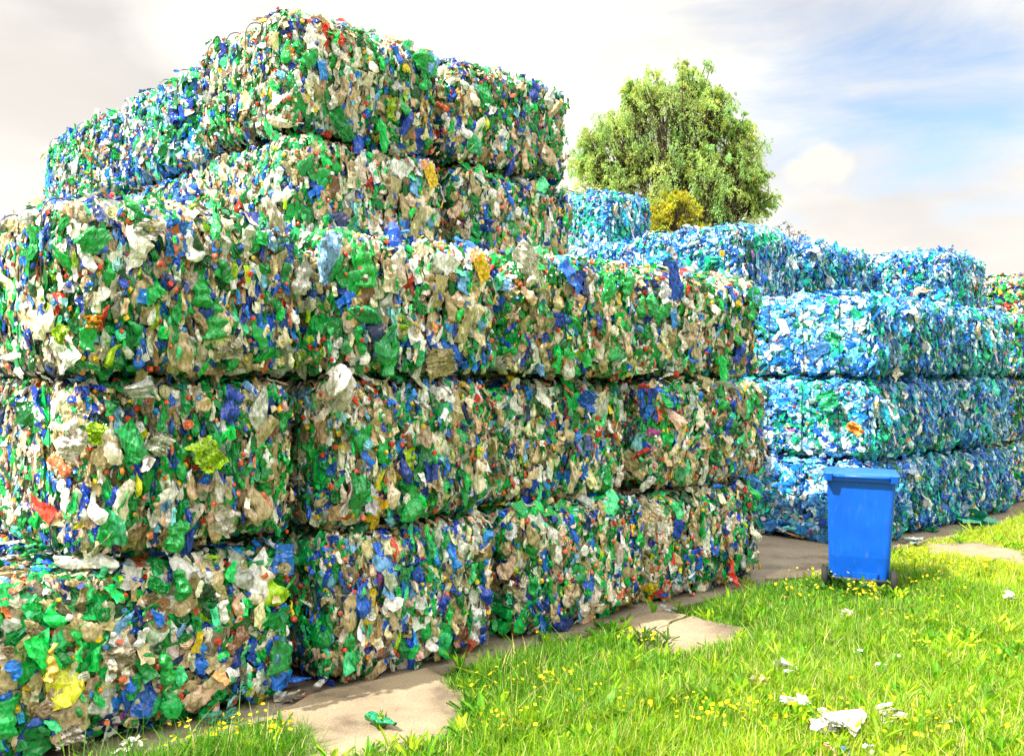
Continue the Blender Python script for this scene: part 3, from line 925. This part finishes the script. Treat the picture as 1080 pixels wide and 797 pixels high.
litter('plastic_scrap', 982, 563, 20, 6, (.02, .36, .14), 'small green scrap on the concrete edge right of the bin', 'scrap', 'film', .2, .015, .9, seed=27)
litter('plastic_scrap', 962, 574, 26, 6, (.35, .42, .38), 'greyish scrap in the grass at the near side of the small slab', 'scrap', 'film', .2, .03, .9, seed=28)
litter('plastic_scrap', 572, 674, 22, 8, (.03, .16, .10), 'dark green scrap at the wall foot where the shaded grass begins', 'scrap', 'film', .7, .02, .9, seed=29)

# ------------------------------------------------------------------ wheelie bin (seen from behind, wheels towards the camera)
def bm_obj(name, bm, mat, parent, smooth=False):
    import bmesh
    bmesh.ops.recalc_face_normals(bm, faces=bm.faces)
    me = bpy.data.meshes.new(name); bm.to_mesh(me); bm.free()
    if smooth:
        for p in me.polygons: p.use_smooth = True
    me.materials.append(mat)
    return link(name, me, parent)

def rr_ring(bm, hx, hy, z, rad, cx=0, cy=0, seg=5):
    vs = []
    for sx, sy, a0 in ((1, 1, 0), (-1, 1, 90), (-1, -1, 180), (1, -1, 270)):
        for i in range(seg + 1):
            a = R(a0 + 90 * i / seg)
            vs.append(bm.verts.new((cx + sx * (hx - rad) + rad * math.cos(a), cy + sy * (hy - rad) + rad * math.sin(a), z)))
    return vs

def loft(bm, rings, cap0=True, cap1=True):
    for a, b in zip(rings, rings[1:]):
        n = len(a)
        for i in range(n): bm.faces.new((a[i], a[(i + 1) % n], b[(i + 1) % n], b[i]))
    if cap0: bm.faces.new(rings[0][::-1])
    if cap1: bm.faces.new(rings[-1])

def bin_mat():
    m, nt, b = new_mat('blue_bin_plastic')
    tc = N(nt, 'ShaderNodeTexCoord')
    n1 = N(nt, 'ShaderNodeTexNoise', Scale=5.0, Detail=6.0)
    n2 = N(nt, 'ShaderNodeTexNoise', Scale=260.0, Detail=2.0)
    for n in (n1, n2): nt.links.new(tc.outputs['Object'], n.inputs['Vector'])
    n3 = N(nt, 'ShaderNodeTexNoise', Scale=9.0, Detail=8.0, Roughness=.7)
    mp = N(nt, 'ShaderNodeMapping'); mp.inputs['Scale'].default_value = (3.0, 3.0, .5); nt.links.new(tc.outputs['Object'], mp.inputs[0]); nt.links.new(mp.outputs[0], n3.inputs['Vector'])
    bc = ramp(nt, n1.outputs['Fac'], [(.3, (.002, .10, .60)), (.7, (.003, .13, .74))])
    bc = mixcol(nt, bc, (.10, .22, .50), ramp(nt, n3.outputs['Fac'], [(.56, (0, 0, 0)), (.80, (.7, .7, .7))]))
    nt.links.new(bc, b.inputs['Base Color'])
    nt.links.new(ramp(nt, n3.outputs['Fac'], [(.3, (.3, .3, .3)), (.7, (.55, .55, .55))]), b.inputs['Roughness'])
    bp = N(nt, 'ShaderNodeBump', Strength=.12, Distance=.002)
    nt.links.new(n2.outputs['Fac'], bp.inputs['Height']); nt.links.new(bp.outputs[0], b.inputs['Normal'])
    return m
M_BIN = bin_mat()
M_RUB = simple('black_rubber', (.025, .025, .027), .75, .3)
M_GREYP = simple('dark_grey_hub', (.06, .06, .065), .5, .4)

def make_bin():
    import bmesh
    g = on_ground(908, 626)
    e = empty('wheelie_bin', (g[0] + .03, g[1] + .15, 0), R(-19))
    e.rotation_euler = (R(-.5), R(1.3), R(-19))
    e.scale = (1, .92, .965)
    tag(e, 'blue two wheeled refuse bin standing in the grass with its back to the camera', 'bin')
    # body (local -y faces the camera)
    bm = bmesh.new()
    rings = [rr_ring(bm, .228, .19, .06, .05, 0, .05), rr_ring(bm, .236, .20, .085, .05, 0, .045),
             rr_ring(bm, .245, .235, .30, .045, 0, .03), rr_ring(bm, .262, .288, .80, .04, 0, .01),
             rr_ring(bm, .270, .300, .955, .04, 0, .0), rr_ring(bm, .293, .322, .962, .045, 0, .0), rr_ring(bm, .293, .322, 1.0, .045, 0, .0),
             rr_ring(bm, .272, .300, 1.0, .04, 0, 0), rr_ring(bm, .250, .27, .8, .035, 0, .0), rr_ring(bm, .222, .2, .12, .04, 0, .04)]
    loft(bm, rings)
    body = bm_obj('body', bm, M_BIN, e)
    # wheel recess housing, low centre tab
    bm = bmesh.new()
    loft(bm, [rr_ring(bm, .09, .05, .04, .02, .05, -.12), rr_ring(bm, .11, .06, .16, .02, .05, -.13)])
    bm_obj('axle_housing', bm, M_BIN, e)
    # lid: shallow dome with a lip
    bm = bmesh.new()
    loft(bm, [rr_ring(bm, .300, .328, 1.003, .05, 0, .01), rr_ring(bm, .302, .332, 1.02, .05, 0, .01), rr_ring(bm, .285, .31, 1.032, .06, 0, .01),
              rr_ring(bm, .20, .22, 1.040, .07, 0, .02), rr_ring(bm, .08, .09, 1.042, .04, 0, .02)])
    lid = bm_obj('lid', bm, M_BIN, e)
    # handle bar with two brackets
    bm = bmesh.new()
    import mathutils
    r_ = bmesh.ops.create_cone(bm, cap_ends=True, segments=14, radius1=.015, radius2=.015, depth=.47,
                               matrix=Matrix.Translation((0, -.352, 1.005)) @ Matrix.Rotation(R(90), 4, 'Y'))
    h = bm_obj('handle', bm, M_BIN, e, True)
    for sx in (-1, 1):
        bm = bmesh.new()
        wd = .028
        a = [rr_ring(bm, wd, .035, .965, .01, sx * .255, -.345), rr_ring(bm, wd, .045, 1.025, .01, sx * .255, -.352), rr_ring(bm, wd * .8, .03, 1.036, .008, sx * .255, -.345)]
        loft(bm, a)
        link_o = bm_obj('hinge_bracket', bm, M_BIN, e)
    # axle
    bm = bmesh.new()
    bmesh.ops.create_cone(bm, cap_ends=True, segments=12, radius1=.012, radius2=.012, depth=.56,
                          matrix=Matrix.Translation((0, -.19, .10)) @ Matrix.Rotation(R(90), 4, 'Y'))
    bm_obj('axle', bm, M_GREYP, e, True)
    for sx in (-1, 1):
        w = empty('wheel', (sx * .272, -.19, .10)); w.parent = e
        bm = bmesh.new()
        prof = [(.062, -.024), (.088, -.026), (.098, -.018), (.101, 0), (.098, .018), (.088, .026), (.062, .024)]
        n = 28; rings = []
        for rr, xx in prof:
            rings.append([bm.verts.new((xx, rr * math.cos(2 * math.pi * i / n), rr * math.sin(2 * math.pi * i / n))) for i in range(n)])
        for a, b in zip(rings, rings[1:] + rings[:1]):
            for i in range(n): bm.faces.new((a[i], a[(i + 1) % n], b[(i + 1) % n], b[i]))
        bm_obj('tyre', bm, M_RUB, w, True)
        bm = bmesh.new()
        bmesh.ops.create_cone(bm, cap_ends=True, segments=24, radius1=.064, radius2=.064, depth=.030, matrix=Matrix.Rotation(R(90), 4, 'Y'))
        bmesh.ops.create_cone(bm, cap_ends=True, segments=16, radius1=.02, radius2=.02, depth=.052, matrix=Matrix.Rotation(R(90), 4, 'Y'))
        for k in range(6):
            a = k * math.pi / 3
            bmesh.ops.create_cube(bm, size=1, matrix=Matrix.Rotation(a, 4, 'X') @ Matrix.Translation((0, .04, 0)) @ Matrix.Diagonal((.040, .045, .010, 1)))
        bm_obj('rim', bm, M_GREYP, w)
make_bin()

# ------------------------------------------------------------------ trees
def bark_mat():
    return simple('bark', (.13, .10, .07), .9, .2, (.05, .04, .03), .6, 9)
M_BARK = bark_mat()

def tube_pts(nb, pts, rads, n=7, col=(.1, .1, .1, 1)):
    pts = np.array(pts, float); V = []
    for i, p in enumerate(pts):
        d = pts[min(i + 1, len(pts) - 1)] - pts[max(i - 1, 0)]; d /= np.linalg.norm(d) + 1e-9
        a = np.cross(d, [0.3, 1, 0.1]); a /= np.linalg.norm(a); b = np.cross(d, a)
        for k in range(n):
            q = 2 * math.pi * k / n
            V.append(p + rads[i] * (math.cos(q) * a + math.sin(q) * b))
    nb.add(np.array(V), grid_faces(n, len(pts), True), col)

def tree(name, D, px0, base_px, lobes, label, cat, leafcol, nleaf, leaf, seed, droop=.5, twigs=10, group=None):
    """lobes: (px, py, radius px, depth offset m) seen outline turned into real positions at distance D"""
    r = np.random.default_rng(seed)
    X0 = (base_px - 540) / 1000 * D
    e = empty(name, (X0, D, 0)); tag(e, label, cat, group)
    L = []
    for (px, py, rp, dy) in lobes:
        d = D + dy
        L.append(((px - 540) / 1000 * d - X0, dy, EYE + (400 - py) / 1000 * d, rp * 1.16 / 1000 * d))
    # woody frame
    nb = NB()
    top = max(l[2] for l in L)
    fork = top * .33
    tr = [(0, 0, -.1), (.1, .05, fork * .5), (.0, .1, fork)]
    tube_pts(nb, tr, [top * .035, top * .028, top * .024], 10)
    link('trunk', nb.mesh('trunk', M_BARK, True), e)
    lb = NB(); cr = NB()
    centers = []
    for (x, y, z, rad) in L:
        a = np.array([0, .1, fork * r.uniform(.8, 1)]); c = np.array([x, y, z])
        mid = a + (c - a) * .5 + r.normal(size=3) * rad * .15 + np.array([0, 0, rad * .1])
        tube_pts(lb, [a, mid, c], [top * .012, top * .007, top * .002], 6)
        nsub = int(26 * twigs / 10)
        for _ in range(nsub):
            d = r.normal(size=3); d /= np.linalg.norm(d); d[2] = d[2] * .85 + .08
            rr = rad * (r.uniform(.35, 1.0) if r.random() < .8 else r.uniform(1.0, 1.35))
            p = c + d * rr
            centers.append((p, rad * r.uniform(.12, .27), d))
            q = mid + (c - mid) * r.uniform(0, 1)
            m2 = (q + p) / 2 + np.array([0, 0, rad * .12]) + r.normal(size=3) * rad * .05
            tube_pts(lb, [q, m2, p], [top * .0035, top * .0022, top * .0009], 4)
    link('branches', lb.mesh('branches', M_BARK, True), e)
    per = nleaf // len(centers)
    P = []; Dn = []; K = []
    for (p, rad, d) in centers:
        # each spray hangs: strings of leaves dropping from the clump
        ns = 9
        tone = math.exp(r.normal(0, .16)); hue = r.normal(0, .10)
        for s_ in range(ns):
            o = p + r.normal(size=3) * rad * .55
            m = per // ns
            q = r.random(m)
            outd = d * .5 + r.normal(size=3) * .45
            line = o + np.outer(q, outd) * rad * 1.1
            line[:, 2] -= droop * rad * 1.5 * q ** 1.5
            line += r.normal(size=(m, 3)) * rad * .11
            P.append(line)
            dn = np.outer(np.ones(m), outd * .4) + r.normal(size=(m, 3)) * .5; dn[:, 2] -= droop
            Dn.append(dn)
            c = np.array(leafcol) * tone * np.array([1 + hue, 1, 1 - hue])
            K.append(np.tile(c, (m, 1)) * np.exp(r.normal(0, .16, (m, 1))))
    P = np.concatenate(P); Dn = np.concatenate(Dn); K = np.concatenate(K); n = len(P)
    Dn /= np.linalg.norm(Dn, axis=1)[:, None]
    S = np.cross(Dn, r.normal(size=(n, 3))); S /= np.linalg.norm(S, axis=1)[:, None]
    l = leaf * r.uniform(.7, 1.3, n)[:, None]
    quad = np.stack([P, P + Dn * l * .5 + S * l * .22, P + Dn * l, P + Dn * l * .5 - S * l * .22], 1).reshape(-1, 3)
    F = np.arange(n * 4).reshape(-1, 4)
    K = np.repeat(np.concatenate([K, np.ones((n, 1))], 1), 4, axis=0)
    link('crown', mesh_np('crown', quad, F, M_LEAF, K), e)
    return e

tree('willow_tree', 40, 708, 722, [
    (700, 165, 42, 0), (712, 112, 30, 0), (728, 88, 17, .5), (690, 98, 20, -.5), (660, 145, 32, -.5), (640, 178, 32, 0), (632, 205, 30, .5),
    (690, 205, 36, -1), (740, 140, 36, 0), (770, 150, 27, .8), (778, 178, 24, 0), (750, 190, 30, -1), (785, 205, 17, .3), (718, 178, 38, 1.5),
    (765, 222, 26, 0), (735, 225, 26, .5), (650, 225, 32, 0), (625, 235, 22, 0), (672, 122, 20, .6), (755, 118, 14, 0), (740, 250, 30, 0), (690, 250, 34, 0), (620, 175, 18, .5), (776, 162, 24, .4), (793, 190, 17, 0), (800, 216, 14, .3), (622, 160, 17, 0), (646, 138, 18, 0), (748, 104, 16, 0), (668, 100, 12, 0), (780, 138, 13, 0)],
    'large pale green willow with a feathery crown standing beyond the blue bales', 'tree', (.44, .60, .17), 200000, .090, 5, droop=.85, twigs=13)
tree('yellow_leaved_tree', 31, 708, 710, [
    (708, 232, 17, 0), (722, 222, 12, 0), (694, 240, 13, .3), (700, 222, 11, 0), (715, 250, 18, 0), (690, 262, 16, 0), (682, 250, 10, 0), (730, 240, 9, .4), (716, 212, 7, 0), (738, 252, 10, 0)],
    'small golden yellow tree in front of the willow, behind the blue bales', 'tree', (.50, .50, .04), 12000, .10, 6, droop=.2, twigs=8)

# dry stems growing on top of the blue bales
def dry_weed(t, s, z, label, seed, h=.16, n=8):
    r = np.random.default_rng(seed)
    x, y, zz = W(t, s, z)
    e = empty('dry_weed', (x, y, zz)); tag(e, label, 'weed', 'dry weeds on top of the blue bales')
    st = NB(); hd = NB()
    for k in range(n):
        b = r.normal(0, .16, 2); hh = h * r.uniform(.5, 1.1); ln = r.normal(0, .06, 2)
        tube_pts(st, [(b[0], b[1], -.05), (b[0] + ln[0], b[1] + ln[1], hh * .6), (b[0] + 2 * ln[0], b[1] + 2 * ln[1], hh)], [.004, .003, .002], 4, (.16, .14, .06, 1))
        for q in range(7):
            p = np.array([b[0] + 2 * ln[0], b[1] + 2 * ln[1], hh * r.uniform(.6, 1.05)]) + r.normal(size=3) * .02
            d = r.normal(size=3) * .022; u = r.normal(size=3) * .012
            hd.add(np.array([p, p + d * .5 + u, p + d, p + d * .5 - u]), np.array([[0, 1, 2, 3]]), (*(np.array([.16, .15, .07]) * r.uniform(.6, 1.4)), 1))
    link('stems', st.mesh('stems', M_LEAF), e); link('foliage', hd.mesh('foliage', M_LEAF), e)
dry_weed(7.75, 1.9, 3.62, 'dry brown weed stems on top of the upper blue bale nearest the tree', 61)
dry_weed(8.45, 1.8, 3.60, 'thin dry weed stems on top of the second upper blue bale', 62, .13, 7)

# ------------------------------------------------------------------ camera
cam = bpy.data.cameras.new('camera'); co = bpy.data.objects.new('camera', cam); C.objects.link(co)
co.location = (0, 0, EYE); co.rotation_euler = (R(90), 0, 0)
cam.sensor_width = 36; cam.lens = 36 * 1000 / 1080; cam.clip_end = 4000
cam.shift_y = -.0014
bpy.context.scene.camera = co

# ------------------------------------------------------------------ light
SUN_EL = 50
hdir = -.988 * LD + .156 * SD
az = math.atan2(hdir[1], hdir[0])
ce, se = math.cos(R(SUN_EL)), math.sin(R(SUN_EL))
sv = Vector((math.cos(az) * ce, math.sin(az) * ce, se))
sl = bpy.data.lights.new('sun', 'SUN'); sl.energy = 5.0; sl.angle = R(.53); sl.color = (1, .955, .88)
so = bpy.data.objects.new('sun', sl); C.objects.link(so)
so.rotation_euler = sv.to_track_quat('Z', 'Y').to_euler(); so.location = (-10, -5, 12)

w = bpy.data.worlds.new('World'); bpy.context.scene.world = w; w.use_nodes = True
nt = w.node_tree; nt.nodes.clear()
out = N(nt, 'ShaderNodeOutputWorld'); bg = N(nt, 'ShaderNodeBackground')
sky = N(nt, 'ShaderNodeTexSky', sky_type='NISHITA'); sky.sun_disc = False
sky.sun_elevation = R(SUN_EL); sky.sun_rotation = math.pi / 2 - az
sky.air_density = 1.0; sky.dust_density = 1.0
SKY_STR = .12
tc = N(nt, 'ShaderNodeTexCoord')
def mapping(scale, loc=(0, 0, 0), rot=(0, 0, 0)):
    m = N(nt, 'ShaderNodeMapping'); m.inputs['Scale'].default_value = scale; m.inputs['Location'].default_value = loc; m.inputs['Rotation'].default_value = rot
    nt.links.new(tc.outputs['Generated'], m.inputs[0]); return m.outputs[0]
def math_(op, a, b=None, clamp=False):
    n = N(nt, 'ShaderNodeMath', operation=op); n.use_clamp = clamp
    for i, v in enumerate((a, b)):
        if v is None: continue
        if isinstance(v, bpy.types.NodeSocket): nt.links.new(v, n.inputs[i])
        else: n.inputs[i].default_value = v
    return n.outputs[0]
def dirof(px, py):
    v = Vector(((px - 540) / 1000, 1, (400 - py) / 1000)); v.normalize(); return v
def blob(px, py, rx, rz, warp):
    """soft elliptical mass of cloud round one direction, 1 inside 0 outside"""
    d = dirof(px, py)
    sub = N(nt, 'ShaderNodeVectorMath', operation='SUBTRACT'); sub.inputs[1].default_value = d
    nt.links.new(tc.outputs['Generated'], sub.inputs[0])
    ad = N(nt, 'ShaderNodeVectorMath', operation='ADD'); nt.links.new(sub.outputs[0], ad.inputs[0]); nt.links.new(warp, ad.inputs[1])
    ml = N(nt, 'ShaderNodeVectorMath', operation='MULTIPLY'); ml.inputs[1].default_value = (1 / rx, 1 / rx, 1 / rz)
    nt.links.new(ad.outputs[0], ml.inputs[0])
    ln = N(nt, 'ShaderNodeVectorMath', operation='LENGTH'); nt.links.new(ml.outputs[0], ln.inputs[0])
    return ln.outputs['Value']
def warpf(scale, amt, detail=5.0):
    n = N(nt, 'ShaderNodeTexNoise', Scale=scale, Detail=detail); nt.links.new(tc.outputs['Generated'], n.inputs['Vector'])
    s = N(nt, 'ShaderNodeVectorMath', operation='SUBTRACT'); s.inputs[1].default_value = (.5, .5, .5); nt.links.new(n.outputs['Color'], s.inputs[0])
    m = N(nt, 'ShaderNodeVectorMath', operation='SCALE'); m.inputs['Scale'].default_value = amt; nt.links.new(s.outputs[0], m.inputs[0])
    return m.outputs[0]
# streaky high cloud, thinner round one gap of blue
wv = N(nt, 'ShaderNodeTexNoise', Scale=3.2, Detail=9.0, Roughness=.60, Distortion=.6)
nt.links.new(mapping((1, 1, 3.6), (.3, .1, .25), (0, R(7), 0)), wv.inputs['Vector'])
gap = blob(950, 95, .33, .14, warpf(5, .14))
gap2 = blob(830, 70, .10, .02, warpf(8, .10))
thin = math_('SUBTRACT', 1.0, ramp(nt, gap, [(.25, (1, 1, 1)), (1.0, (0, 0, 0))]))
cov = math_('ADD', math_('MULTIPLY', wv.outputs['Fac'], 1.15), math_('MULTIPLY', thin, .46))
cover = ramp(nt, cov, [(.42, (.04, .04, .04)), (.62, (.50, .50, .50)), (.86, (1, 1, 1))])
tcz = N(nt, 'ShaderNodeSeparateXYZ'); nt.links.new(tc.outputs['Generated'], tcz.inputs[0])
# tones inside the cloud: grey bellies and bright edges
tn = N(nt, 'ShaderNodeTexNoise', Scale=2.1, Detail=7.0, Roughness=.55)
nt.links.new(mapping((1, 1, 2.6), (1.7, .4, 0)), tn.inputs['Vector'])
cl = ramp(nt, tn.outputs['Fac'], [(.34, (.78, .74, .72)), (.46, (.94, .895, .84)), (.58, (1.14, 1.09, .98))])
grey = ramp(nt, blob(60, 110, .26, .10, warpf(4, .14)), [(.25, (1, 1, 1)), (1.0, (0, 0, 0))])
cl = mixcol(nt, cl, (.86, .80, .74), math_('MULTIPLY', grey, .75))
hz = N(nt, 'ShaderNodeMapRange', interpolation_type='SMOOTHSTEP'); nt.links.new(tcz.outputs['Z'], hz.inputs[0])
hz.inputs[1].default_value = .05; hz.inputs[2].default_value = .20; hz.inputs[3].default_value = .75; hz.inputs[4].default_value = 0.0
cl = mixcol(nt, cl, (.98, .915, .84), hz.outputs[0])
brt = ramp(nt, blob(205, 45, .075, .055, warpf(9, .10)), [(.2, (1, 1, 1)), (1.0, (0, 0, 0))])
cl = mixcol(nt, cl, (1.15, 1.1, 1.02), math_('MULTIPLY', brt, .9))
SKYG = 1.0
skyc = N(nt, 'ShaderNodeVectorMath', operation='SCALE'); skyc.inputs['Scale'].default_value = 1.0
nt.links.new(sky.outputs[0], skyc.inputs[0])
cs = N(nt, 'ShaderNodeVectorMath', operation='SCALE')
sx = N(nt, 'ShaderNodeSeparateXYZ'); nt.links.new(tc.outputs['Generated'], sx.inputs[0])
# clouds overhead, out of view, brightened to lift the shaded bale faces
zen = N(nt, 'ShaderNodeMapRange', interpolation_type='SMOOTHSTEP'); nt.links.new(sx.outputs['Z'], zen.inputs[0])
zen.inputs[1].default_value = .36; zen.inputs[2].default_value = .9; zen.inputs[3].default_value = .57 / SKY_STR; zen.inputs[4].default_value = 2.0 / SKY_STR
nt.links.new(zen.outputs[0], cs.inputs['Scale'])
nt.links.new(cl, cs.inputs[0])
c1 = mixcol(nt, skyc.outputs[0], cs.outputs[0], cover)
# one small cumulus
wc = warpf(34, .020, 6.0)
lob = [blob(848, 183, .024, .013, wc), blob(868, 172, .026, .022, wc), blob(886, 180, .019, .015, wc)]
cum = ramp(nt, math_('MINIMUM', math_('MINIMUM', lob[0], lob[1]), lob[2]), [(.45, (1, 1, 1)), (1.22, (0, 0, 0))])
cb = N(nt, 'ShaderNodeVectorMath', operation='SCALE'); cb.inputs[0].default_value = (.58, .56, .50); cb.inputs['Scale'].default_value = 1 / SKY_STR
c2 = mixcol(nt, c1, cb.outputs[0], cum)
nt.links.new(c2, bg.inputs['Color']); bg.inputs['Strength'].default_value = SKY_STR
nt.links.new(bg.outputs[0], out.inputs[0])

sc = bpy.context.scene
sc.view_settings.view_transform = 'Standard'; sc.view_settings.look = 'None'
sc.view_settings.exposure = 0.9; sc.view_settings.gamma = 1.0; sc.view_settings.use_curve_mapping = False
sc.cycles.max_bounces = 6; sc.cycles.diffuse_bounces = 2; sc.cycles.glossy_bounces = 2; sc.cycles.transmission_bounces = 3
sc.cycles.use_denoising = True
sc.cycles.use_adaptive_sampling = True; sc.cycles.adaptive_threshold = .02
